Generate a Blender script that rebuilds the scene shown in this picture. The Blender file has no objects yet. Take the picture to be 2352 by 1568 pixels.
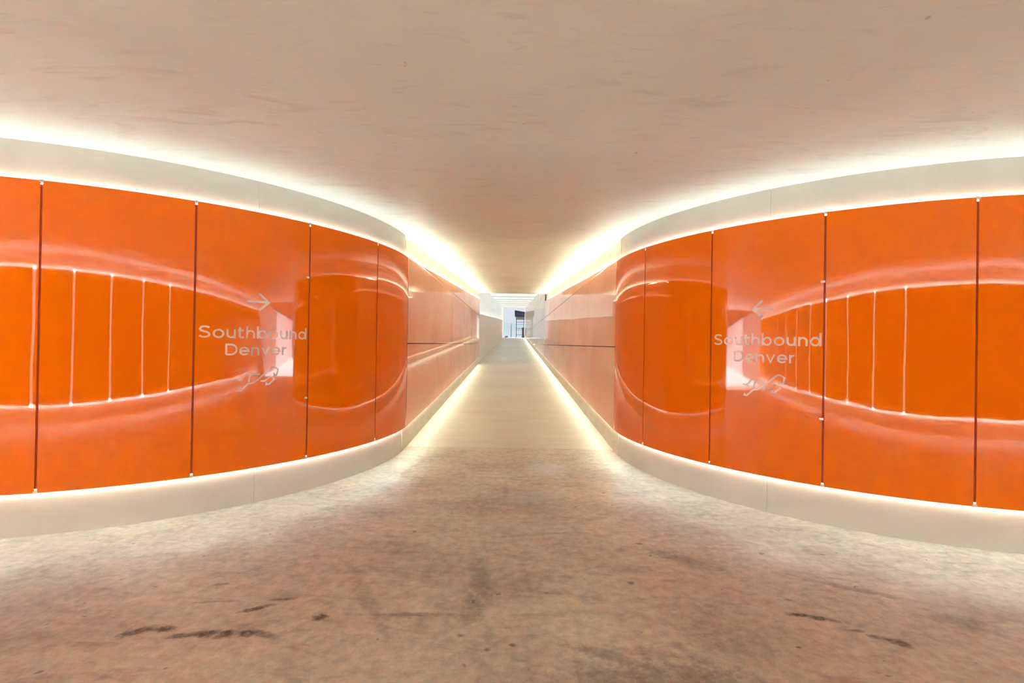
import bpy, bmesh, math
from math import pi, sin, cos, radians, sqrt, hypot
from mathutils import Matrix, Vector

C = bpy.context.scene.collection
scene = bpy.context.scene

# ------------------------------------------------------------------ camera
F_PX = 1078.7
PITCH, ROLL, YAW, EYE = 0.0049, 0.0161, -0.0021, 1.52


def camera():
    cx, sx, cr, sr, cy, sy = cos(PITCH), sin(PITCH), cos(ROLL), sin(ROLL), cos(YAW), sin(YAW)
    Ry = Matrix(((cy, 0, -sy), (0, 1, 0), (sy, 0, cy)))
    Rx = Matrix(((1, 0, 0), (0, cx, -sx), (0, sx, cx)))
    Rz = Matrix(((cr, sr, 0), (-sr, cr, 0), (0, 0, 1)))
    M = Rz @ Rx @ Ry                       # rows: right, up, forward in (x, up, depth)
    conv = lambda v: Vector((v[0], v[2], v[1]))
    r, u, f = conv(M[0]), conv(M[1]), conv(M[2])
    cd = bpy.data.cameras.new('camera')
    cd.sensor_fit = 'HORIZONTAL'
    cd.sensor_width = 36.0
    cd.lens = 36.0 * F_PX / 2352.0
    cd.clip_start, cd.clip_end = 0.05, 1000
    co = bpy.data.objects.new('camera', cd)
    C.objects.link(co)
    R = Matrix((r, u, -f)).transposed()
    co.matrix_world = Matrix.Translation((0, 0, EYE)) @ R.to_4x4()
    scene.camera = co


camera()

# ------------------------------------------------------------------ light
SKY = 0.73          # strength of the sky
SUN = 56.0         # sun on the open ends of the cross passage and on the canopy over the ramp
LED_TOP = 34.0     # hidden light strips along the panel tops
LED_LOW = 42.0     # hidden light strips along the panel feet
LED_BACK = 6.6     # the runs on the wall behind the camera are the brightest
LED_RAMP = 3.0    # the ramp runs are dimmer
GAP = 4.5          # backlit joints in the wall behind the camera
LED_COL = (0.79, 1.0, 0.95)
scene.view_settings.view_transform = 'Standard'
scene.view_settings.look = 'None'
scene.view_settings.gamma = 1.0
scene.view_settings.use_curve_mapping = False
scene.view_settings.exposure = 0.44
scene.cycles.use_denoising = True
scene.cycles.adaptive_threshold = 0.02
scene.cycles.max_bounces = 10
scene.cycles.diffuse_bounces = 6
scene.cycles.glossy_bounces = 6
scene.cycles.sample_clamp_indirect = 80.0
scene.cycles.caustics_reflective = False
scene.cycles.caustics_refractive = False


def world():
    w = bpy.data.worlds.new('sky')
    scene.world = w
    w.use_nodes = True
    nt = w.node_tree
    nt.nodes.clear()
    out = nt.nodes.new('ShaderNodeOutputWorld')
    bg = nt.nodes.new('ShaderNodeBackground')
    tc = nt.nodes.new('ShaderNodeTexCoord')
    sp = nt.nodes.new('ShaderNodeSeparateXYZ')
    ramp = nt.nodes.new('ShaderNodeValToRGB')
    e = ramp.color_ramp.elements
    e[0].position, e[0].color = 0.0, (0.66, 0.75, 0.78, 1)
    e[1].position, e[1].color = 0.16, (0.60, 0.72, 0.86, 1)
    for p, c in ((0.022, (0.68, 0.78, 0.82, 1)), (0.035, (0.58, 0.74, 0.83, 1)), (0.055, (0.66, 0.76, 0.84, 1)), (0.075, (0.72, 0.78, 0.85, 1))):
        n = e.new(p)
        n.color = c
    mp = nt.nodes.new('ShaderNodeMapping')
    mp.inputs['Scale'].default_value = (3, 3, 14)
    no = nt.nodes.new('ShaderNodeTexNoise')
    no.inputs['Scale'].default_value = 2.5
    no.inputs['Detail'].default_value = 4
    mr = nt.nodes.new('ShaderNodeMapRange')
    mr.inputs['From Min'].default_value = 0.45
    mr.inputs['From Max'].default_value = 0.75
    mr.inputs['To Max'].default_value = 0.55
    mx = nt.nodes.new('ShaderNodeMixRGB')
    mx.inputs['Color2'].default_value = (0.80, 0.83, 0.86, 1)
    L = nt.links.new
    L(tc.outputs['Generated'], sp.inputs[0])
    L(sp.outputs['Z'], ramp.inputs[0])
    L(tc.outputs['Generated'], mp.inputs[0])
    L(mp.outputs[0], no.inputs['Vector'])
    L(no.outputs['Fac'], mr.inputs['Value'])
    L(mr.outputs[0], mx.inputs['Fac'])
    L(ramp.outputs[0], mx.inputs['Color1'])
    L(mx.outputs[0], bg.inputs['Color'])
    bg.inputs['Strength'].default_value = SKY
    L(bg.outputs[0], out.inputs[0])


world()
sd = bpy.data.lights.new('sun', 'SUN')
sd.energy = SUN
sd.angle = radians(1.5)
sd.color = (0.82, 0.93, 1.0)
so = bpy.data.objects.new('sun', sd)
C.objects.link(so)
so.rotation_euler = Vector((-0.50, 0.16, 0.85)).to_track_quat('Z', 'Y').to_euler()

# ------------------------------------------------------------------ plan
H = 3.0
Z_LOW, Z_TOP = 0.335, 2.70                 # foot and head of the panels in the junction
SIDES = {'left': (-4.7135, 6.5734, 3.2357, 1), 'right': (4.5473, 6.5447, 3.1144, -1)}
Y_FLOOR, S_FLOOR = 6.85, 0.0440            # where the ramp begins, and its rise
Y_CEIL, S_CEIL = 6.68, 0.0540
Y_END, Y_OUT = 20.5, 59.0                  # end of the tunnel roof, head of the ramp
X_ROOF, X_FAR = 12.5, 36.0                 # roofed and whole length of the cross passage either way
Y_BACK = -2.75
REC = 0.047                                # white bands sit this far behind the glass


def fz(y):
    return max(0.0, y - Y_FLOOR) * S_FLOOR


def cz(y):
    return H + max(0.0, y - Y_CEIL) * S_CEIL


def canopy_z(y):
    return 4.23 + (y - Y_END) * 0.0486


def P(side, u, off):
    """Point of the wall line: u metres from the corner where the ramp begins; off is depth behind the glass face."""
    cx, cy, R, s = SIDES[side]
    if u < 0:
        x, y = cx + s * (R - off), cy - u
    elif u <= R * pi / 2:
        t = u / R
        x, y = cx + s * (R - off) * cos(t), cy - (R - off) * sin(t)
    else:
        x, y = cx - s * (u - R * pi / 2), cy - R + off
    return x, y


def u_of_y(side, y):
    return SIDES[side][1] - y


# ------------------------------------------------------------------ mesh helpers
def obj(name, bm, mat, parent=None, smooth=None):
    bmesh.ops.remove_doubles(bm, verts=bm.verts, dist=1e-6)
    bmesh.ops.recalc_face_normals(bm, faces=bm.faces)
    me = bpy.data.meshes.new(name)
    bm.to_mesh(me)
    bm.free()
    me.materials.append(mat)
    if smooth:
        for p in me.polygons:
            p.use_smooth = True
        me.set_sharp_from_angle(angle=radians(smooth))
    o = bpy.data.objects.new(name, me)
    C.objects.link(o)
    if parent:
        o.parent = parent
    return o


def tag(o, label, cat, group=None):
    o['label'] = label
    o['category'] = cat
    if group:
        o['group'] = group
    return o


def struct(name, bm, mat, parent=None, smooth=None):
    o = obj(name, bm, mat, parent, smooth)
    o['kind'] = 'structure'
    return o


def box(bm, x0, x1, y0, y1, z0, z1):
    v = [bm.verts.new((x, y, z)) for x in (x0, x1) for y in (y0, y1) for z in (z0, z1)]
    for f in ((0, 1, 3, 2), (4, 6, 7, 5), (0, 4, 5, 1), (2, 3, 7, 6), (0, 2, 6, 4), (1, 5, 7, 3)):
        bm.faces.new([v[i] for i in f])
    return v


def loft(bm, rings, cap=True):
    """Rings of points -> closed skin."""
    V = [[bm.verts.new(p) for p in r] for r in rings]
    n = len(V[0])
    for a, b in zip(V, V[1:]):
        for i in range(n):
            j = (i + 1) % n
            bm.faces.new((a[i], a[j], b[j], b[i]))
    if cap:
        bm.faces.new(V[0][::-1])
        bm.faces.new(V[-1])


def steps(u0, u1, du):
    n = max(1, int(math.ceil(abs(u1 - u0) / du - 1e-6)))
    return [u0 + (u1 - u0) * i / n for i in range(n + 1)]


def us_for(side, u0, u1, d=0.045):
    R = SIDES[side][2]
    marks = sorted({u0, u1} | {m for m in (0.0, R * pi / 2, u_of_y(side, Y_FLOOR), u_of_y(side, Y_CEIL)) if u0 < m < u1})
    out = []
    for a, b in zip(marks, marks[1:]):
        st = steps(a, b, d if (a >= 0 and b <= R * pi / 2 + 1e-6) else 50)
        out += st if not out else st[1:]
    return out


def sweep(bm, side, u0, u1, prof, d=0.045):
    """prof(u, y) gives the closed profile [(off, z), ...] at every step of the wall line."""
    rings = []
    for u in us_for(side, u0, u1, d):
        y = P(side, u, 0)[1]
        rings.append([(*P(side, u, o), z) for o, z in prof(u, y)])
    loft(bm, rings)


# ------------------------------------------------------------------ materials
def mat(name):
    m = bpy.data.materials.new(name)
    m.use_nodes = True
    nt = m.node_tree
    b = nt.nodes['Principled BSDF']
    return m, nt, b


def noise(nt, scale, detail=4, rough=0.55, vec=None, dist=0.0):
    n = nt.nodes.new('ShaderNodeTexNoise')
    n.inputs['Scale'].default_value = scale
    n.inputs['Detail'].default_value = detail
    n.inputs['Roughness'].default_value = rough
    n.inputs['Distortion'].default_value = dist
    if vec is not None:
        nt.links.new(vec, n.inputs['Vector'])
    return n.outputs['Fac']


def pos(nt, scale=(1, 1, 1), rot=(0, 0, 0)):
    g = nt.nodes.new('ShaderNodeNewGeometry')
    m = nt.nodes.new('ShaderNodeMapping')
    m.inputs['Scale'].default_value = scale
    m.inputs['Rotation'].default_value = rot
    nt.links.new(g.outputs['Position'], m.inputs['Vector'])
    return m.outputs[0]


def rng(nt, val, a, b, lo=0.0, hi=1.0):
    n = nt.nodes.new('ShaderNodeMapRange')
    n.interpolation_type = 'SMOOTHSTEP'
    nt.links.new(val, n.inputs['Value'])
    for k, v in (('From Min', a), ('From Max', b), ('To Min', lo), ('To Max', hi)):
        n.inputs[k].default_value = v
    return n.outputs[0]


def mix(nt, fac, c1, c2, mode='MIX'):
    n = nt.nodes.new('ShaderNodeMixRGB')
    n.blend_type = mode
    for k, v in (('Fac', fac), ('Color1', c1), ('Color2', c2)):
        if isinstance(v, (tuple, float, int)):
            n.inputs[k].default_value = (*v, 1) if isinstance(v, tuple) else v
        else:
            nt.links.new(v, n.inputs[k])
    return n.outputs[0]


def math_(nt, op, a, b=None):
    n = nt.nodes.new('ShaderNodeMath')
    n.operation = op
    for i, v in enumerate((a, b)):
        if v is None:
            continue
        if isinstance(v, (int, float)):
            n.inputs[i].default_value = v
        else:
            nt.links.new(v, n.inputs[i])
    return n.outputs[0]


def bump(nt, b, h, strength, dist):
    n = nt.nodes.new('ShaderNodeBump')
    n.inputs['Strength'].default_value = strength
    n.inputs['Distance'].default_value = dist
    nt.links.new(h, n.inputs['Height'])
    nt.links.new(n.outputs[0], b.inputs['Normal'])


def m_glass(name, col, wav=1.0, ior=1.52, painted_glare=0.0):
    m, nt, b = mat(name)
    b.inputs['Base Color'].default_value = (*col, 1)
    b.inputs['Roughness'].default_value = 0.035
    b.inputs['IOR'].default_value = ior
    h = noise(nt, 1.0, 1.0, 0.4, pos(nt, (1.3, 1.3, 1.0)))
    h2 = noise(nt, 1.0, 1.0, 0.4, pos(nt, (4.0, 4.0, 2.2)))
    bump(nt, b, math_(nt, 'ADD', h, math_(nt, 'MULTIPLY', h2, 0.2)), 1.0, 0.0022 * wav)
    if painted_glare:  # pale diffuse layer painted in for bright daylight reflections on the glass
        d = nt.nodes.new('ShaderNodeBsdfDiffuse')
        d.inputs[0].default_value = (0.96, 0.90, 0.83, 1)
        x = nt.nodes.new('ShaderNodeMixShader')
        nt.links.new(rng(nt, noise(nt, 0.8, 3, 0.5, pos(nt)), 0.3, 0.7, painted_glare * 0.85, painted_glare * 1.15), x.inputs[0])
        nt.links.new(b.outputs[0], x.inputs[1])
        nt.links.new(d.outputs[0], x.inputs[2])
        nt.links.new(x.outputs[0], nt.nodes['Material Output'].inputs[0])
    return m


def m_paint(name, col, rough=0.5, var=0.06, dirt=0.0):
    m, nt, b = mat(name)
    c2 = tuple(x * (1 - var) for x in col)
    c = mix(nt, rng(nt, noise(nt, 2.2, 5, 0.6, pos(nt)), 0.35, 0.7), col, c2)
    if dirt:
        d = rng(nt, noise(nt, 1.0, 5, 0.65, pos(nt, (2.0, 2.0, 9.0))), 0.5, 0.72, 0, dirt)
        c = mix(nt, d, c, (0.42, 0.33, 0.26))
    nt.links.new(c, b.inputs['Base Color'])
    b.inputs['Roughness'].default_value = rough
    return m


def m_flat(name, col, rough=0.5, metal=0.0):
    m, nt, b = mat(name)
    c = mix(nt, rng(nt, noise(nt, 6.0, 3, 0.5, pos(nt)), 0.3, 0.7), col, tuple(x * 0.93 for x in col))
    nt.links.new(c, b.inputs['Base Color'])
    b.inputs['Roughness'].default_value = rough
    b.inputs['Metallic'].default_value = metal
    return m


def m_emit(name, col, s):
    m, nt, b = mat(name)
    nt.nodes.remove(b)
    e = nt.nodes.new('ShaderNodeEmission')
    e.inputs['Color'].default_value = (*col, 1)
    e.inputs['Strength'].default_value = s
    nt.links.new(e.outputs[0], nt.nodes['Material Output'].inputs[0])
    return m


CEIL_C = (0.745, 0.79, 0.755)
FLOOR_C = (0.55, 0.465, 0.37)


def m_ceiling():
    m, nt, b = mat('trowelled concrete ceiling')
    p = pos(nt)
    c = mix(nt, rng(nt, noise(nt, 0.55, 3, 0.5, p), 0.35, 0.65), CEIL_C, tuple(x * y for x, y in zip(CEIL_C, (0.93, 0.92, 0.93))))
    # trowel strokes: short curved smears
    st = noise(nt, 1.0, 6, 0.62, pos(nt, (1.6, 5.5, 1)), 1.2)
    patch = rng(nt, noise(nt, 0.7, 2, 0.5, p), 0.42, 0.62)
    c = mix(nt, math_(nt, 'MULTIPLY', rng(nt, st, 0.52, 0.70), math_(nt, 'ADD', math_(nt, 'MULTIPLY', patch, 0.42), 0.10)), c, (0.53, 0.51, 0.48))
    st2 = noise(nt, 1.0, 5, 0.6, pos(nt, (4.0, 15.0, 1), (0, 0, 0.25)), 0.8)
    c = mix(nt, math_(nt, 'MULTIPLY', rng(nt, st2, 0.56, 0.72), 0.28), c, (0.47, 0.45, 0.42))
    sp = noise(nt, 9.0, 2, 0.5, p)
    c = mix(nt, rng(nt, sp, 0.735, 0.78, 0, 0.45), c, (0.30, 0.24, 0.20))
    gr = noise(nt, 140.0, 2, 0.6, p)
    c = mix(nt, 0.10, c, mix(nt, gr, (0.3, 0.3, 0.3), (1, 1, 1)), 'OVERLAY')
    nt.links.new(c, b.inputs['Base Color'])
    b.inputs['Roughness'].default_value = 0.6
    bump(nt, b, st, 0.25, 0.01)
    return m


# (x, y, rx, ry, turn, darkness) of the stains that show in the junction floor
STAINS = [(-1.92, 2.44, .09, .035, .5, .75), (-1.80, 2.46, .05, .03, .4, .8), (-1.66, 2.41, .07, .025, .2, .65),
          (-1.56, 2.43, .075, .035, .1, .8), (-1.46, 2.425, .05, .035, .5, .9), (-1.36, 2.435, .07, .035, .0, .8),
          (-1.27, 2.43, .09, .03, -.3, .6), (-1.04, 2.59, .04, .03, .3, .95), (-1.43, 2.66, .09, .022, .5, .8),
          (-1.33, 2.76, .08, .018, .2, .6), (-1.72, 2.72, .12, .012, .1, .35), (-1.78, 2.92, .05, .015, .2, .5),
          (1.66, 2.69, .08, .022, -.15, .85), (1.76, 2.66, .08, .025, -.3, .9), (1.88, 2.55, .045, .015, -.1, .6),
          (1.93, 2.50, .035, .02, -.3, .65), (2.03, 2.45, .07, .03, -.6, .75), (1.48, 2.40, .02, .012, 0, .9),
          (1.69, 2.85, .03, .012, -.3, .5), (-0.18, 3.02, .07, .30, .15, .32), (-0.20, 2.70, .07, .16, .0, .34),
          (-0.55, 2.63, .32, .02, .03, .40), (0.55, 2.28, .28, .05, -.45, .42), (0.75, 2.10, .55, .22, -.1, .42),
          (1.25, 2.45, .45, .28, -.5, .22), (1.22, 3.38, .26, .10, -.7, .34), (2.25, 2.96, .30, .035, -.45, .36),
          (2.52, 2.66, .22, .09, -.5, .30), (-0.85, 2.80, .05, .45, .55, .24), (0.15, 3.75, .42, .03, .18, .24),
          (-0.05, 4.85, .03, .30, .0, .22), (-2.3, 2.4, .5, .16, .5, .16), (-0.25, 2.45, .02, .016, 0, .6),
          (0.02, 2.38, .02, .016, 0, .6), (-0.10, 2.34, .018, .014, 0, .5), (0.78, 3.02, .022, .02, 0, .6), (1.0, 3.62, .03, .02, 0, .6)]


def m_floor():
    m, nt, b = mat('worn concrete floor')
    p = pos(nt)
    c = mix(nt, rng(nt, noise(nt, 0.8, 5, 0.6, p), 0.35, 0.65), FLOOR_C, tuple(x * y for x, y in zip(FLOOR_C, (0.80, 0.78, 0.80))))
    c = mix(nt, rng(nt, noise(nt, 0.5, 3, 0.5, pos(nt, (1, 1.8, 1), (0, 0, 0.4))), 0.46, 0.68, 0, 0.65), c, (0.30, 0.225, 0.185))
    st = noise(nt, 1.0, 7, 0.68, pos(nt, (2.2, 6.5, 1), (0, 0, 0.1)), 1.0)
    c = mix(nt, rng(nt, st, 0.48, 0.72, 0, 0.62), c, (0.26, 0.19, 0.155))
    lt = noise(nt, 1.0, 6, 0.66, pos(nt, (3.0, 5.0, 1), (0, 0, -0.5)), 0.6)
    c = mix(nt, rng(nt, lt, 0.55, 0.75, 0, 0.35), c, (0.66, 0.52, 0.42))
    mid = noise(nt, 14.0, 6, 0.7, p)
    c = mix(nt, 0.65, c, mix(nt, rng(nt, mid, 0.25, 0.75), (0.30, 0.30, 0.30), (0.70, 0.70, 0.70)), 'OVERLAY')
    sp = noise(nt, 11.0, 2, 0.5, p)
    c = mix(nt, rng(nt, sp, 0.70, 0.76, 0, 0.75), c, (0.14, 0.10, 0.08))
    gr = noise(nt, 220.0, 2, 0.6, p)
    c = mix(nt, 0.22, c, mix(nt, gr, (0.2, 0.2, 0.2), (0.85, 0.85, 0.85)), 'OVERLAY')
    # bluish daylight sheen in front of the ramp, painted into the floor colour
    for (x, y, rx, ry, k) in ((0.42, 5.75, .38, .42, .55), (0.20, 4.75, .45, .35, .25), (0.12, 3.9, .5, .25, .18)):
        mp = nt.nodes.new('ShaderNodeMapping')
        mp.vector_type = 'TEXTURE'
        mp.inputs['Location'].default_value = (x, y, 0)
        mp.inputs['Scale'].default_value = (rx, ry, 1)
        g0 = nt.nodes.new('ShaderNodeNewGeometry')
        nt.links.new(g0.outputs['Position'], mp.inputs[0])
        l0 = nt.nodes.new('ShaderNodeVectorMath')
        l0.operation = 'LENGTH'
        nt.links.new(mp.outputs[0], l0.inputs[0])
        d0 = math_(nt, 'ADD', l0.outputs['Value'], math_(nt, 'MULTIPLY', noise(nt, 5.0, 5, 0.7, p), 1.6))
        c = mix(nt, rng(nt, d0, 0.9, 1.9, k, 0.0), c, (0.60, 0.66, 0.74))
    # stains where they lie
    wob = noise(nt, 16.0, 4, 0.65, p)
    brk = rng(nt, noise(nt, 30.0, 4, 0.7, p), 0.3, 0.58, 0.5, 1.0)
    acc = None
    g = nt.nodes.new('ShaderNodeNewGeometry')
    for (x, y, rx, ry, t, k) in STAINS:
        mp = nt.nodes.new('ShaderNodeMapping')
        mp.vector_type = 'TEXTURE'
        mp.inputs['Location'].default_value = (x, y, 0)
        mp.inputs['Rotation'].default_value = (0, 0, t)
        mp.inputs['Scale'].default_value = (rx * 1.25, ry * 1.25, 1)
        nt.links.new(g.outputs['Position'], mp.inputs[0])
        ln = nt.nodes.new('ShaderNodeVectorMath')
        ln.operation = 'LENGTH'
        nt.links.new(mp.outputs[0], ln.inputs[0])
        d = math_(nt, 'ADD', ln.outputs['Value'], math_(nt, 'MULTIPLY', wob, 1.7))
        v = rng(nt, d, 1.15, 1.95, min(1.0, k * 1.2), 0.0)
        acc = v if acc is None else math_(nt, 'MAXIMUM', acc, v)
    c = mix(nt, math_(nt, 'MULTIPLY', acc, brk), c, (0.045, 0.028, 0.02))
    nt.links.new(c, b.inputs['Base Color'])
    nt.links.new(rng(nt, noise(nt, 1.6, 4, 0.6, p), 0.3, 0.7, 0.34, 0.52), b.inputs['Roughness'])
    bump(nt, b, math_(nt, 'ADD', st, mid), 0.25, 0.006)
    return m


def m_ramp():
    m, nt, b = mat('broomed concrete ramp')
    p = pos(nt)
    base = (0.60, 0.56, 0.50)
    c = mix(nt, rng(nt, noise(nt, 0.35, 4, 0.6, p), 0.35, 0.65), base, tuple(x * 0.86 for x in base))
    br = noise(nt, 1.0, 4, 0.6, pos(nt, (0.7, 26.0, 1)))
    c = mix(nt, rng(nt, br, 0.42, 0.68, 0, 0.34), c, (0.36, 0.28, 0.22))
    b2 = noise(nt, 1.0, 3, 0.6, pos(nt, (0.4, 3.2, 1)))
    c = mix(nt, rng(nt, b2, 0.48, 0.70, 0, 0.25), c, (0.66, 0.57, 0.50))
    nt.links.new(c, b.inputs['Base Color'])
    b.inputs['Roughness'].default_value = 0.42
    bump(nt, b, br, 0.3, 0.005)
    return m


def m_canopy(name, t_):
    m, nt, b = mat(name)
    nt.nodes.remove(b)
    d = nt.nodes.new('ShaderNodeBsdfDiffuse')
    t = nt.nodes.new('ShaderNodeBsdfTranslucent')
    s = nt.nodes.new('ShaderNodeAddShader')
    c = mix(nt, rng(nt, noise(nt, 1.0, 2, 0.5, pos(nt, (0.5, 2, 1))), 0.3, 0.7), (0.86, 0.87, 0.84), (0.80, 0.80, 0.76))
    nt.links.new(mix(nt, 1.0, c, (t_, t_, t_ * 0.93), 'MULTIPLY'), t.inputs[0])
    nt.links.new(mix(nt, 1.0, c, (0.75, 0.75, 0.75), 'MULTIPLY'), d.inputs[0])
    nt.links.new(d.outputs[0], s.inputs[0])
    nt.links.new(t.outputs[0], s.inputs[1])
    nt.links.new(s.outputs[0], nt.nodes['Material Output'].inputs[0])
    return m


M = dict(
    orange=m_glass('back-painted orange glass', (0.87, 0.175, 0.002)),
    orange_ramp=m_glass('back-painted orange glass of the ramp', (0.84, 0.22, 0.03), 0.25, 3.0, 0.2),  # its pale layer stands in for the reflection of the daylit wall
    orange_glare=m_glass('orange glass in the open with painted glare', (0.84, 0.22, 0.03), 0.25, 1.8, 0.5),  # pale layer lightens the colour in place of mirrored sky glare
    white=m_paint('white band', (0.62, 0.63, 0.59), 0.45),
    white_ramp=m_paint('scuffed white band', (0.66, 0.66, 0.60), 0.5, 0.1, 0.45),
    backing=m_flat('dark wall behind the glass', (0.16, 0.035, 0.012), 0.7),
    edge=m_flat('seam filler', (0.45, 0.06, 0.004), 0.5),
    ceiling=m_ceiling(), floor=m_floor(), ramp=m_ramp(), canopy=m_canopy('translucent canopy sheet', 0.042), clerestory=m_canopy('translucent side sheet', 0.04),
    plaster=m_paint('white daylight-bounce surface', (0.88, 0.87, 0.84), 0.6, 0.08),
    ground=m_flat('pale outdoor paving', (0.045, 0.044, 0.043), 0.8),
    concrete=m_flat('passage wall greyed for weaker daylight', (0.34, 0.33, 0.32), 0.8),  # plain grey that only dims the mirrored daylight, not a concrete finish
    steel=m_flat('brushed steel', (0.75, 0.72, 0.68), 0.3, 1.0),
    mark=m_flat('pale etched lettering', (0.86, 0.68, 0.58), 0.35),
    dark=m_flat('dark grey frame', (0.07, 0.075, 0.07), 0.5),
    navy=m_flat('dark violet fascia', (0.012, 0.008, 0.02), 0.5),
    lilac=m_flat('violet lettering', (0.16, 0.07, 0.22), 0.5),
    soffit=m_flat('grey green soffit', (0.13, 0.145, 0.125), 0.6),
    cabinet=m_flat('brown grey cabinet', (0.11, 0.09, 0.088), 0.6),
    roof=m_flat('dull red roof', (0.30, 0.17, 0.16), 0.7),
    pole=m_flat('grey pole', (0.06, 0.07, 0.075), 0.5),
    led_top=m_emit('light strip head', LED_COL, LED_TOP),
    led_low=m_emit('light strip foot', LED_COL, LED_LOW),
    led_top_back=m_emit('light strip back head', LED_COL, LED_TOP * LED_BACK),
    led_low_back=m_emit('light strip back foot', LED_COL, LED_LOW * LED_BACK),
    led_top_ramp=m_emit('light strip ramp head', (0.95, 1.0, 0.74), LED_TOP * LED_RAMP),
    led_low_ramp=m_emit('light strip ramp foot', (0.95, 1.0, 0.74), LED_LOW * LED_RAMP * 0.3),
    gap=m_emit('backlit joint', (1.0, 0.82, 0.66), GAP),
)

# ------------------------------------------------------------------ the setting
def plate(name, z, th, m, x_, y0, y1):
    b_ = bmesh.new()
    v_ = [b_.verts.new(p) for p in ((-x_, y0, z), (x_, y0, z), (x_, 3.6, z), (5, 3.6, z), (5, y1, z), (-5, y1, z), (-5, 3.6, z), (-x_, 3.6, z))]
    f_ = b_.faces.new(v_)
    r_ = bmesh.ops.extrude_face_region(b_, geom=[f_])
    bmesh.ops.translate(b_, vec=(0, 0, th), verts=[g for g in r_['geom'] if isinstance(g, bmesh.types.BMVert)])
    return struct(name, b_, m)


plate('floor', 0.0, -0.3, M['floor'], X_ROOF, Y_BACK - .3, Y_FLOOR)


def slab_y(name, x0, x1, ys, zf, th, m):
    b_ = bmesh.new()
    loft(b_, [[(x0, y, zf(y)), (x1, y, zf(y)), (x1, y, zf(y) + th), (x0, y, zf(y) + th)] for y in ys])
    return struct(name, b_, m)


slab_y('floor_ramp', -2.2, 2.2, (Y_FLOOR, Y_OUT), fz, -0.3, M['ramp'])
plate('ceiling', H, 0.4, M['ceiling'], X_ROOF, Y_BACK - .3, Y_CEIL)
slab_y('ceiling_ramp', -2.2, 2.2, (Y_CEIL, Y_END), cz, 0.4, M['ceiling'])

# walls behind the glass, with white bands above and below it
for side in ('left', 'right'):
    R = SIDES[side][2]
    u_far = X_ROOF - abs(SIDES[side][0]) + R * pi / 2
    ue, uo = u_of_y(side, Y_END), u_of_y(side, Y_OUT)
    bm = bmesh.new()
    sweep(bm, side, ue, u_far, lambda u, y: [(REC + 0.008, fz(y) - .1), (REC + 0.008, cz(y) + .1), (0.40, cz(y) + .1), (0.40, fz(y) - .1)])
    struct('wall_' + side, bm, M['backing'], smooth=30)
    for k, (a, b, mm) in enumerate(((0.02, u_far, M['white']), (ue, 0.0, M['white_ramp']))):
        bm = bmesh.new()
        runs = [(a, b)] if k else [(a, 2.448), (2.450, 4.41), (4.412, b)]
        for ra, rb in runs:
          sweep(bm, side, ra, rb, lambda u, y: [(REC, cz(y) - 0.33), (REC, cz(y) + .02), (0.10, cz(y) + .02), (0.10, cz(y) - 0.33)])
        struct('trim_%d' % (1 + k + (0 if side == 'left' else 2)), bm, mm, smooth=30)
        bm = bmesh.new()
        lo = a if k == 0 else (ue if side == 'left' else uo)
        for ra, rb in ([(lo, b)] if k else runs):
          sweep(bm, side, ra, rb, lambda u, y: [(REC, fz(y) - .02), (REC, fz(y) + 0.36), (0.10, fz(y) + 0.36), (0.10, fz(y) - .02)])
        struct('baseboard_' + side + ('' if k == 0 else '_ramp'), bm, mm, smooth=30)
    # cover strip where the curved run meets the ramp run
    bm = bmesh.new()
    for z0, z1 in ((0.0, 0.34), (2.70, 3.0)):
        sweep(bm, side, -0.01, 0.055, lambda u, y: [(REC - .008, z0), (REC - .008, z1), (REC, z1), (REC, z0)])
    struct('trim_%d' % (5 if side == 'left' else 6), bm, M['white_ramp'])

# wall behind the camera: bands, orange cladding and the backlit joints that the glass mirrors
SP, X0 = 1.45, 1.5
joints = [X0 - SP * k for k in range(0, 10)]
bm = bmesh.new()
box(bm, -X_ROOF, X_ROOF, Y_BACK - 0.40, Y_BACK - 0.06, -0.1, H + .1)
wb = struct('wall_back', bm, M['backing'])
bm = bmesh.new()
edges = sorted([-X_ROOF, X_ROOF] + joints)
for a, b in zip(edges, edges[1:]):
    box(bm, a + 0.035, b - 0.035, Y_BACK - 0.012, Y_BACK, Z_LOW, Z_TOP)
struct('back_cladding', bm, M['orange'], wb)
for x in joints:
    bm = bmesh.new()
    box(bm, x - 0.035, x + 0.035, Y_BACK - 0.030, Y_BACK - 0.015, Z_LOW + .02, Z_TOP - .02)
    struct('backlit_joint', bm, M['gap'], wb)
bm = bmesh.new()
box(bm, -X_ROOF, X_ROOF, Y_BACK - 0.10, Y_BACK - REC, 2.67, H + .02)
struct('trim_7', bm, M['white'])
bm = bmesh.new()
box(bm, -X_ROOF, X_ROOF, Y_BACK - 0.10, Y_BACK - REC, -.02, 0.36)
struct('baseboard_back', bm, M['white'])

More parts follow.
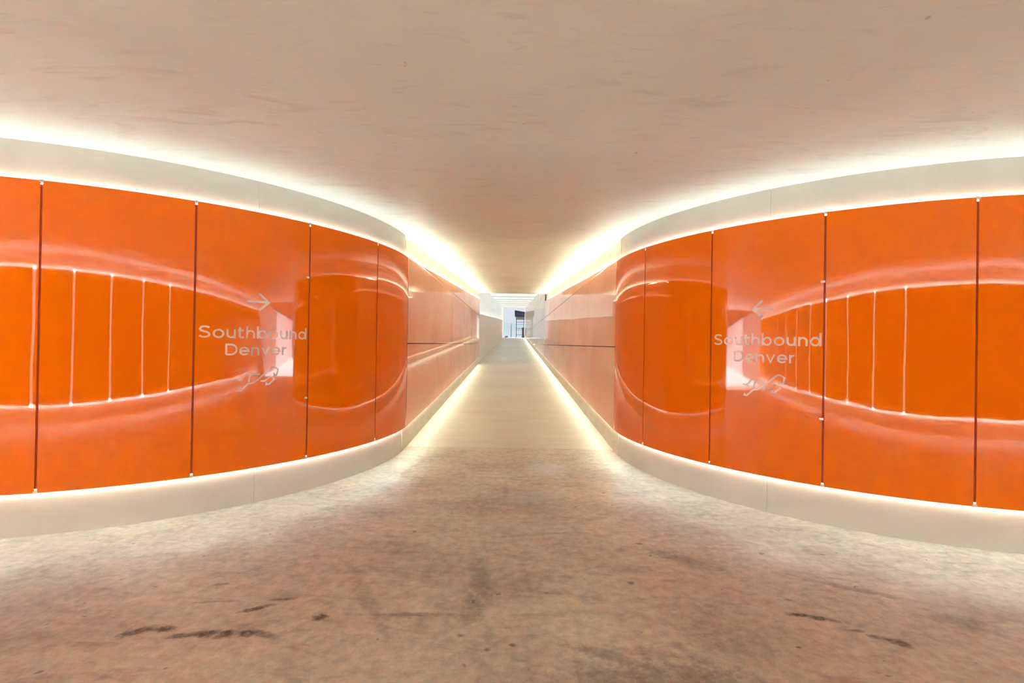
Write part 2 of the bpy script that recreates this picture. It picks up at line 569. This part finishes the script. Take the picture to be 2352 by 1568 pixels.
# open passage past both roof ends; walls and ground whitened to bounce sun inward
for sg, nm in ((-1, 'left'), (1, 'right')):
    xa, xb = sorted((sg * X_ROOF, sg * X_FAR))
    bm = bmesh.new()
    box(bm, xa, xb, Y_BACK - 0.4, 3.8, -0.3, -0.002)
    struct('bounce_ground_passage_' + nm, bm, M['plaster'])
    bm = bmesh.new()
    xm = sg * 20.0
    box(bm, min(xm, sg * X_FAR), max(xm, sg * X_FAR), Y_BACK - 0.40, Y_BACK - 0.01, -0.002, H + .1)
    struct('wall_back_open_' + nm, bm, M['plaster'])
    bm = bmesh.new()
    box(bm, min(xm, sg * X_ROOF), max(xm, sg * X_ROOF), Y_BACK - 0.40, Y_BACK - 0.01, -0.002, H + .1)
    struct('wall_back_dimmed_' + nm, bm, M['concrete'])  # greyed so the daylight mirrored from this stretch looks weaker
    bm = bmesh.new()
    box(bm, xa, xb, 3.36, 3.8, -0.002, H - .4)
    struct('wall_front_open_' + nm, bm, M['plaster'])

# open ramp beyond the tunnel roof: rendered wall on the left, glass on the right, translucent canopy
XL0, XL1 = -1.575, -1.265


def xl(y):
    return XL0 + (XL1 - XL0) * (y - Y_END) / (Y_OUT - Y_END)


bm = bmesh.new()
loft(bm, [[(xl(y), y, fz(y) - .2), (xl(y), y, fz(y) + 2.22), (xl(y) - .4, y, fz(y) + 2.22), (xl(y) - .4, y, fz(y) - .2)] for y in (Y_END, Y_OUT)])
struct('wall_left_outdoor', bm, M['plaster'])
bm = bmesh.new()
bm.faces.new([bm.verts.new((xl(y) - .05, y, z)) for y, z in ((Y_END, fz(Y_END) + 2.2), (Y_OUT, fz(Y_OUT) + 2.2), (Y_OUT, canopy_z(Y_OUT)), (Y_END, canopy_z(Y_END)))])
struct('wall_left_clerestory', bm, M['clerestory'])
xr = SIDES['right'][0] - SIDES['right'][2]
bm = bmesh.new()
loft(bm, [[(xr + .055, y, fz(y) - .2), (xr + .055, y, canopy_z(y) + .1), (xr + .4, y, canopy_z(y) + .1), (xr + .4, y, fz(y) - .2)] for y in (Y_END, Y_OUT)])
struct('wall_right_outdoor', bm, M['plaster'])
bm = bmesh.new()
q = [bm.verts.new(p) for p in ((xl(Y_END) - .06, Y_END, canopy_z(Y_END)), (2.0, Y_END, canopy_z(Y_END)), (2.0, Y_OUT, canopy_z(Y_OUT)), (xl(Y_OUT) - .06, Y_OUT, canopy_z(Y_OUT)))]
bm.faces.new(q)
cano = struct('ceiling_canopy', bm, M['canopy'])
bm = bmesh.new()
for k in range(9):
    y = Y_END + 4.2 * (k + 0.9)
    z = canopy_z(y)
    box(bm, -1.62, 1.50, y - .03, y + .03, z - .05, z - .004)
struct('canopy_batten', bm, M['plaster'], cano)
bm = bmesh.new()
box(bm, -2.2, 2.2, Y_END - .25, Y_END, 3.72, 4.35)
struct('trim_8', bm, M['plaster'])
bm = bmesh.new()
box(bm, -60, 60, Y_OUT, 260, fz(Y_OUT) - .3, fz(Y_OUT))
struct('ground_outdoor', bm, M['ground'])

# ------------------------------------------------------------------ light strips hidden in the coves
def strip(name, side, u0, u1, top, m, label):
    b_ = bmesh.new()
    rise = lambda y: (cz(y) - H) if top else fz(y)
    z = (Z_TOP - 0.003) if top else (Z_LOW + 0.003)
    dz = -0.012 if top else 0.012

    def prof(u, y):
        return [(0.034, z + rise(y)), (0.046, z + rise(y)), (0.046, z + dz + rise(y)), (0.034, z + dz + rise(y))]
    sweep(b_, side, u0, u1, prof, 0.09)
    return tag(obj(name, b_, m), label, 'light', 'hidden light strips')


for side in ('left', 'right'):
    R = SIDES[side][2]
    u_far = X_ROOF - abs(SIDES[side][0]) + R * pi / 2
    strip('light_strip', side, 0.02, u_far, True, M['led_top'], 'white light strip glowing along the head of the curved %s orange wall' % side)
    strip('light_strip', side, 0.02, u_far, False, M['led_low'], 'white light strip glowing along the foot of the curved %s orange wall' % side)
    strip('light_strip', side, u_of_y(side, Y_END), 0.0, True, M['led_top_ramp'], 'warm light strip along the head of the %s ramp wall' % side)
    strip('light_strip', side, u_of_y(side, Y_END if side == 'left' else Y_OUT), 0.0, False, M['led_low_ramp'], 'warm light strip along the foot of the %s ramp wall' % side)
for z0, m, wd in ((Z_TOP - .014, 'led_top_back', 'head'), (Z_LOW + .003, 'led_low_back', 'foot')):
    bm = bmesh.new()
    box(bm, -X_ROOF, X_ROOF, Y_BACK - .046, Y_BACK - .034, z0, z0 + .011)
    tag(obj('light_strip', bm, M[m]), 'white light strip along the %s of the wall mirrored in the glass' % wd, 'light', 'hidden light strips')

# ------------------------------------------------------------------ lettering, drawn as strokes on the glass
def ribbon(pts, w, closed=False):
    """Polyline -> list of quads/tris (2-D) of a stroke of width w with mitred corners."""
    n = len(pts)
    L_, R_ = [], []
    for i, p in enumerate(pts):
        a = pts[i - 1] if (i > 0 or closed) else None
        b = pts[(i + 1) % n] if (i < n - 1 or closed) else None
        ds = []
        if a is not None:
            d = (p[0] - a[0], p[1] - a[1]); l = hypot(*d) or 1; ds.append((d[0] / l, d[1] / l))
        if b is not None:
            d = (b[0] - p[0], b[1] - p[1]); l = hypot(*d) or 1; ds.append((d[0] / l, d[1] / l))
        nx, ny = -sum(d[1] for d in ds), sum(d[0] for d in ds)
        l = hypot(nx, ny) or 1
        nx, ny = nx / l, ny / l
        k = 1.0
        if len(ds) == 2:
            k = min(1.7, 1 / max(0.3, nx * -ds[0][1] + ny * ds[0][0]))
        L_.append((p[0] + nx * w / 2 * k, p[1] + ny * w / 2 * k))
        R_.append((p[0] - nx * w / 2 * k, p[1] - ny * w / 2 * k))
    q = []
    for i in range(n if closed else n - 1):
        j = (i + 1) % n
        q.append([L_[i], R_[i], R_[j], L_[j]])
    return q


def arc(cx, cy, rx, ry, a0, a1, n=14):
    return [(cx + rx * cos(radians(a0 + (a1 - a0) * i / n)), cy + ry * sin(radians(a0 + (a1 - a0) * i / n))) for i in range(n + 1)]


def smooth_line(p, k=5):
    out = []
    for i in range(len(p) - 1):
        p0, p1, p2, p3 = p[max(i - 1, 0)], p[i], p[i + 1], p[min(i + 2, len(p) - 1)]
        for j in range(k):
            t = j / k
            out.append(tuple(0.5 * (2 * b + (c - a) * t + (2 * a - 5 * b + 4 * c - d) * t * t + (3 * b - a - 3 * c + d) * t ** 3) for a, b, c, d in zip(p0, p1, p2, p3)))
    return out + [p[-1]]


SW = 0.155                                 # stroke in cap heights
XH = 0.74


def glyph(ch):
    """(ink width, strokes) with cap height 1, stroke centre lines inset by half a stroke."""
    h = SW / 2
    if ch == 'S':
        w = .80
        p = [(w - h - .01, .83), (w * .70, .905), (.40, 1 - h), (.20, .88), (h + .015, .73), (.17, .60), (.40, .515), (.62, .43), (w - h, .28), (w * .77, .135), (.41, h), (.20, .105), (h - .03, .20)]
        return w, [(smooth_line(p), 0)]
    if ch == 'o':
        w = .82
        return w, [(arc(w / 2, XH / 2, w / 2 - h, XH / 2 - h + .01, 0, 350, 28), 1)]
    if ch == 'u':
        w = .68
        r_ = w / 2 - h
        return w, [([(h, XH)] + arc(w / 2, r_ + h, r_, r_, 180, 360, 14) , 0), ([(w - h, XH), (w - h, 0)], 0)]
    if ch == 'n':
        w = .68
        r_ = w / 2 - h
        return w, [([(h, 0), (h, XH)], 0), (arc(w / 2, XH - r_ - h, r_, r_, 180, 0, 14) + [(w - h, 0)], 0)]
    if ch == 'h':
        w = .68
        r_ = w / 2 - h
        return w, [([(h, 0), (h, 1.06)], 0), (arc(w / 2, XH - r_ - h, r_, r_, 180, 0, 14) + [(w - h, 0)], 0)]
    if ch == 't':
        w = .48
        return w, [([(.15, .93), (.15, .24)] + arc(.33, .22, .18, .22 - h, 180, 275, 8)[1:] + [(.46, .12)], 0), ([(0, XH - h), (.45, XH - h)], 0)]
    if ch == 'b':
        w = .80
        return w, [([(h, 0), (h, 1.06)], 0), (arc(.06 + (w - .06) / 2, XH / 2, (w - .06) / 2 - h, XH / 2 - h + .01, 0, 350, 28), 1)]
    if ch == 'd':
        w = .80
        return w, [([(w - h, 0), (w - h, 1.06)], 0), (arc((w - .06) / 2, XH / 2, (w - .06) / 2 - h, XH / 2 - h + .01, 0, 350, 28), 1)]
    if ch == 'D':
        w = .92
        return w, [([(h, h), (h, 1 - h), (.42, 1 - h)] + arc(.42, .5, w - h - .42, .5 - h, 90, -90, 18)[1:] + [(h, h)], 0)]
    if ch == 'e':
        w = .80
        return w, [([(h, XH / 2), (w - h, XH / 2)] + arc(w / 2, XH / 2, w / 2 - h, XH / 2 - h + .01, 4, 322, 26), 0)]
    if ch == 'v':
        w = .76
        return w, [([(h * .9, XH), (w / 2, .06), (w - h * .9, XH)], 0)]
    if ch == 'r':
        w = .42
        return w, [([(h, 0), (h, XH)], 0), (arc(.40, XH - .34, .40 - h, .34 - h, 180, 88, 10), 0)]


def word(txt, width, cap):
    """Quads of a word centred on 0, base line 0, spread to the given width."""
    g = [glyph(c) for c in txt]
    total = sum(a for a, _ in g)
    gap = (width / cap - total) / (len(txt) - 1)
    x, out = -width / 2, []
    for w, strokes in g:
        for pts, closed in strokes:
            out += [[(x + a * cap, b * cap) for a, b in q] for q in ribbon(pts, SW, bool(closed))]
        x += (w + gap) * cap
    return out


DOG = [([(-0.0678, 1.2146), (-0.0778, 1.2212), (-0.0897, 1.2214), (-0.1015, 1.2123), (-0.1113, 1.1948), (-0.1232, 1.1813), (-0.1373, 1.1729)], .0145, 1),
       ([(-0.0699, 1.1440), (-0.0673, 1.1708), (-0.0597, 1.1922), (-0.0462, 1.2056), (-0.0307, 1.2108), (-0.0056, 1.2115), (0.0229, 1.2114)], .0145, 1),
       ([(-0.1520, 1.090), (-0.1560, 1.0687), (-0.1339, 1.0677), (-0.0746, 1.1264), (-0.0452, 1.1288), (-0.024, 1.1388), (0.0027, 1.1575), (0.0587, 1.2097),
         (0.1133, 1.261), (0.1278, 1.272), (0.144, 1.2749), (0.1638, 1.266), (0.1853, 1.2513), (0.1735, 1.1984), (0.1539, 1.195), (0.1473, 1.2207)], .0150, 0),
       ([(0.0294, 1.1472), (0.0557, 1.1472), (0.0779, 1.1551), (0.0961, 1.1707), (0.1142, 1.1862)], .0150, 1),
       ([(0.1325, 1.1774), (0.1525, 1.1607), (0.106, 1.1146), (0.0803, 1.1125), (0.0856, 1.1332)], .0150, 0)]
BRUSH = [(-0.1774, 1.1773), (-0.1639, 1.1751), (-0.1496, 1.1756), (-0.1353, 1.1773), (-0.1251, 1.1707), (-0.1159, 1.1608), (-0.1289, 1.1531), (-0.1432, 1.1528), (-0.1555, 1.1588)]


def decal(name, side, uc, quads, parent, label):
    """Flat shapes (dx to the viewer's right, z) laid on the curved glass 0.8 mm proud of it."""
    sgn = -1 if side == 'left' else 1      # on the left wall u runs to the viewer's left
    b_ = bmesh.new()
    for q in quads:
        fr = [b_.verts.new((*P(side, uc + sgn * x, -0.0016), z)) for x, z in q]
        try:
            b_.faces.new(fr)
        except ValueError:
            pass
    o = obj(name, b_, M['mark'], parent)
    if label:
        o['label'] = label
    return o


def sign(side, uc, parent):
    s = 1 if side == 'left' else -1
    za = 1.871 if side == 'left' else 1.882
    arrow = ribbon([(-.091 * s, za), (.078 * s, za)], .0215) + ribbon([(.005 * s, za + .078), (.088 * s, za), (.005 * s, za - .078)], .0215)
    decal('arrow_marking', side, uc, arrow, parent, 'pale arrow pointing into the ramp tunnel')
    z1, z2 = (1.529, 1.376) if side == 'left' else (1.541, 1.384)
    txt = [[(x, z + z1) for x, z in q] for q in word('Southbound', .925, .1085)]
    txt += [[(x, z + z2) for x, z in q] for q in word('Denver', .525, .1055)]
    decal('lettering', side, uc, txt, parent, 'pale two-line lettering naming the direction')
    dz = -.011 if side == 'left' else 0.0
    dog = []
    for pts, w, sm in DOG:
        dog += ribbon(smooth_line(pts) if sm else pts, w)
    dog.append(BRUSH)
    decal('dog_emblem', side, uc, [[(x, z + dz) for x, z in q] for q in dog], parent, 'pale outline of a running dog')


# ------------------------------------------------------------------ orange glass panels
def panel(side, u0, u1, label, group, clips=(), mid=()):
    b_ = bmesh.new()
    g = 0.008
    sweep(b_, side, u0 + g, u1 - g, lambda u, y: [(0.0, Z_LOW), (0.0, Z_TOP), (0.012, Z_TOP), (0.012, Z_LOW)], 0.03)
    o = tag(obj('glass_panel', b_, M['orange'], smooth=30), label, 'wall panel', group)
    # small steel clips that bridge the seam on the panel's outer side
    for uc, z in [(u1, Z_TOP - .004), (u1, Z_LOW + .006)]:
        c_ = bmesh.new()
        sweep(c_, side, uc - .013, uc + .013, lambda u, y: [(-.003, z - .010), (-.003, z + .010), (0.03, z + .010), (0.03, z - .010)])
        obj('clip', c_, M['white'], o)
    for uc, z in mid:
        c_ = bmesh.new()
        sweep(c_, side, uc - .016, uc + .014, lambda u, y: [(-.006, z - .009), (-.006, z + .009), (0.02, z + .009), (0.02, z - .009)])
        obj('clip', c_, M['steel'], o)
    # filler strip set back in the seam
    s_ = bmesh.new()
    sweep(s_, side, u1 - g, u1 + g, lambda u, y: [(0.009, Z_LOW + .03), (0.009, Z_TOP - .03), (0.014, Z_TOP - .03), (0.014, Z_LOW + .03)])
    obj('seam_strip', s_, M['edge'], o)
    return o


W = 0.98
ORD = ['first', 'second', 'third', 'fourth', 'fifth', 'sixth', 'seventh', 'eighth', 'ninth', 'tenth', 'eleventh', 'twelfth', 'thirteenth',
       'fourteenth', 'fifteenth', 'sixteenth', 'seventeenth', 'eighteenth', 'nineteenth', 'twentieth', 'twenty-first', 'twenty-second', 'twenty-third']
for side, ub in (('left', 0.01), ('right', -0.05)):
    g = 'orange glass panels of the curved %s wall' % side
    txt = ['narrow-looking orange glass panel at the ramp corner of the curved %s wall',
           'orange glass panel between the ramp corner panel and the lettered panel, %s wall',
           'orange glass panel with arrow, lettering and running dog on the %s wall',
           'plain orange glass panel next to the lettered one, away from the ramp, %s wall',
           'orange glass panel cut off by the picture edge on the far %s']
    for k in range(5):
        mids = ()
        if side == 'left' and k == 1:
            mids = ((ub + W * 2 + .02, 2.15), (ub + W * 2 + .02, 0.945))
        if side == 'right' and k == 2:
            mids = ((ub + W * 3 - .012, 2.10), (ub + W * 3 - .012, 0.915))
        o = panel(side, ub + k * W, ub + (k + 1) * W, txt[k] % side, g, mid=mids)
        if k == 2:
            sign(side, ub + 2.5 * W - (.005 if side == 'left' else -.01), o)
    # unseen rest of the straight passage, made white to carry more daylight inside
    u_far = X_ROOF - abs(SIDES[side][0]) + SIDES[side][2] * pi / 2
    b_ = bmesh.new()
    sweep(b_, side, ub + 5 * W + .008, u_far, lambda u, y: [(0.0, Z_LOW), (0.0, Z_TOP), (0.012, Z_TOP), (0.012, Z_LOW)], 0.05)
    struct('wall_%s_unseen_white_fill' % side, b_, M['plaster'], smooth=30)


def clip_poly(poly, fn):
    out = []
    for a, b in zip(poly, poly[1:] + poly[:1]):
        fa, fb = fn(a), fn(b)
        if fa >= 0:
            out.append(a)
        if (fa >= 0) != (fb >= 0):
            t = fa / (fa - fb)
            out.append((a[0] + (b[0] - a[0]) * t, a[1] + (b[1] - a[1]) * t))
    return out


ROWS = [(-1, 1.50), (1.50, 2.73), (2.73, 3.88), (3.88, 5.08), (5.08, 6.28)]
ROWN = ['lower', 'middle', 'upper', 'fourth', 'topmost']
CW = 2.48
for side in ('left', 'right'):
    cx, cy, R, s = SIDES[side]
    x = cx + s * R
    yb = cy + (0.0 if side == 'left' else 0.05)
    yend = Y_END if side == 'left' else Y_OUT
    k = 0
    while yb + k * CW < yend - .3:
        ya, yc = yb + k * CW + .006, min(yb + (k + 1) * CW, yend) - .006
        for (z0, z1), rn in zip(ROWS, ROWN):
            poly = [(ya, z0 + .006), (yc, z0 + .006), (yc, z1 - .006), (ya, z1 - .006)]
            if ya < Y_FLOOR + 1:
                poly = [(ya, z0 + .006), (Y_FLOOR, z0 + .006), (yc, z0 + .006), (yc, z1 - .006), (Y_FLOOR, z1 - .006), (ya, z1 - .006)]
            poly = clip_poly(poly, lambda p: p[1] - (Z_LOW + fz(p[0])))
            top = (lambda y: cz(y) - 0.30) if yb + (k + .5) * CW < Y_END else (lambda y: canopy_z(y) - .06)
            poly = clip_poly(poly, lambda p: top(p[0]) - p[1])
            if len(poly) < 3:
                continue
            area = 0.5 * abs(sum(a[0] * b[1] - b[0] * a[1] for a, b in zip(poly, poly[1:] + poly[:1])))
            if area < 0.001:
                continue
            b_ = bmesh.new()
            loft(b_, [[(x, y, z) for y, z in poly], [(x - s * .012, y, z) for y, z in poly]])
            where = 'left ramp wall' if side == 'left' else 'right ramp wall'
            tag(obj('ramp_panel', b_, M['orange_ramp' if ya < Y_END - 1 else 'orange_glare']), 'orange panel, %s row of the %s, %s from the curved corner' % (rn, where, ORD[k]),
                'wall panel', 'orange panels along the %s' % where)
        k += 1

# ------------------------------------------------------------------ beyond the head of the ramp
def thing(name, label, cat, loc, group=None):
    o = bpy.data.objects.new(name, None)
    o.empty_display_size = 0.2
    C.objects.link(o)
    o.location = loc
    tag(o, label, cat, group)
    return o


ZG = fz(Y_OUT)


def tube(bm_, p0, p1, r0, r1=None, n=10):
    r1 = r0 if r1 is None else r1
    a, b = Vector(p0), Vector(p1)
    d = (b - a).normalized()
    e = d.orthogonal().normalized()
    f_ = d.cross(e)
    loft(bm_, [[tuple(c + (e * cos(2 * pi * i / n) + f_ * sin(2 * pi * i / n)) * r) for i in range(n)] for c, r in ((a, r0), (b, r1))])


sh = thing('bus_shelter', 'dark framed shelter with a violet lettered fascia, beyond the head of the ramp', 'shelter', (0.36, 61.0, ZG))


def part(name, m, fn, parent, label=None):
    b_ = bmesh.new()
    fn(b_)
    o = obj(name, b_, m, parent)
    if label:
        o['label'] = label
    return o


SWD, SDP = 1.42, 1.3
for px, py in ((0, 0), (SWD * .69, 0), (SWD, 0), (0, SDP), (SWD, SDP)):
    part('post', M['dark'], lambda b_: box(b_, px, px + .075, py, py + .075, 0, 2.6), sh)
for z, t in ((2.02, .05), (1.74, .035), (1.20, .06), (1.01, .035), (0.39, .05)):
    part('rail', M['dark'], lambda b_: box(b_, .075, SWD, .01, .06, z, z + t), sh)
part('soffit', M['soffit'], lambda b_: box(b_, -.02, SWD + .1, -.05, SDP + .1, 2.42, 2.74), sh, 'grey green soffit under the fascia')


def fascia(b_):
    p = [(-.20, 3.58), (SWD + .2, 3.30), (SWD + .2, 2.74), (-.10, 2.74), (-.17, 2.86)]
    loft(b_, [[(x_, -.12, z_) for x_, z_ in p], [(x_, SDP + .2, z_) for x_, z_ in p]])


fa = part('fascia', M['navy'], fascia, sh, 'dark violet fascia board')


def blurb(b_):
    for k_, (w_, h_) in enumerate(((.10, .16), (.08, .20), (.10, .14), (.07, .20), (.10, .16), (.08, .22), (.10, .14), (.08, .18))):
        x_ = .03 + k_ * .135
        z_ = 3.05 - k_ * .012
        for q_ in ribbon([(x_, z_), (x_ + w_ * .3, z_ + h_), (x_ + w_ * .7, z_ + .04), (x_ + w_, z_ + h_ * .8)], .035):
            fr = [b_.verts.new((a_, -.126, c_)) for a_, c_ in q_]
            bk = [b_.verts.new((a_, -.121, c_)) for a_, c_ in q_]
            b_.faces.new(fr)
            for i_ in range(4):
                b_.faces.new((fr[i_], fr[(i_ + 1) % 4], bk[(i_ + 1) % 4], bk[i_]))


part('lettering', M['lilac'], blurb, fa, 'blurred violet lettering')
cab = thing('cabinet', 'dark grey cabinet standing inside the shelter beyond the ramp', 'cabinet', (1.14, 61.35, ZG))
part('body', M['cabinet'], lambda b_: box(b_, 0, .44, 0, .4, .22, 1.38), cab)
part('base', M['dark'], lambda b_: box(b_, -.02, .46, -.03, .42, 0, .24), cab)

lp = thing('lamp_post', 'thin grey post standing against the sky beside the shelter', 'post', (-0.40, 90.0, ZG))
part('pole', M['pole'], lambda b_: tube(b_, (0, 0, 0), (0, 0, 2.75), .075, .06), lp)
part('lamp_head', M['pole'], lambda b_: (tube(b_, (0, 0, 2.75), (0, 0, 2.95), .05, .05), tube(b_, (0, 0, 2.95), (0, 0, 3.12), .10, .04)), lp)

hut = thing('hut', 'tiny dull red roof showing above the head of the ramp', 'building', (-1.95, 140.0, ZG))
part('wall', M['ground'], lambda b_: box(b_, -.4, .4, -.4, .4, 0, 1.15), hut)
part('roof', M['roof'], lambda b_: loft(b_, [[(-.55, y_, 1.12), (.55, y_, 1.12), (.32, y_, 1.55), (-.32, y_, 1.55)] for y_ in (-.5, .5)]), hut)
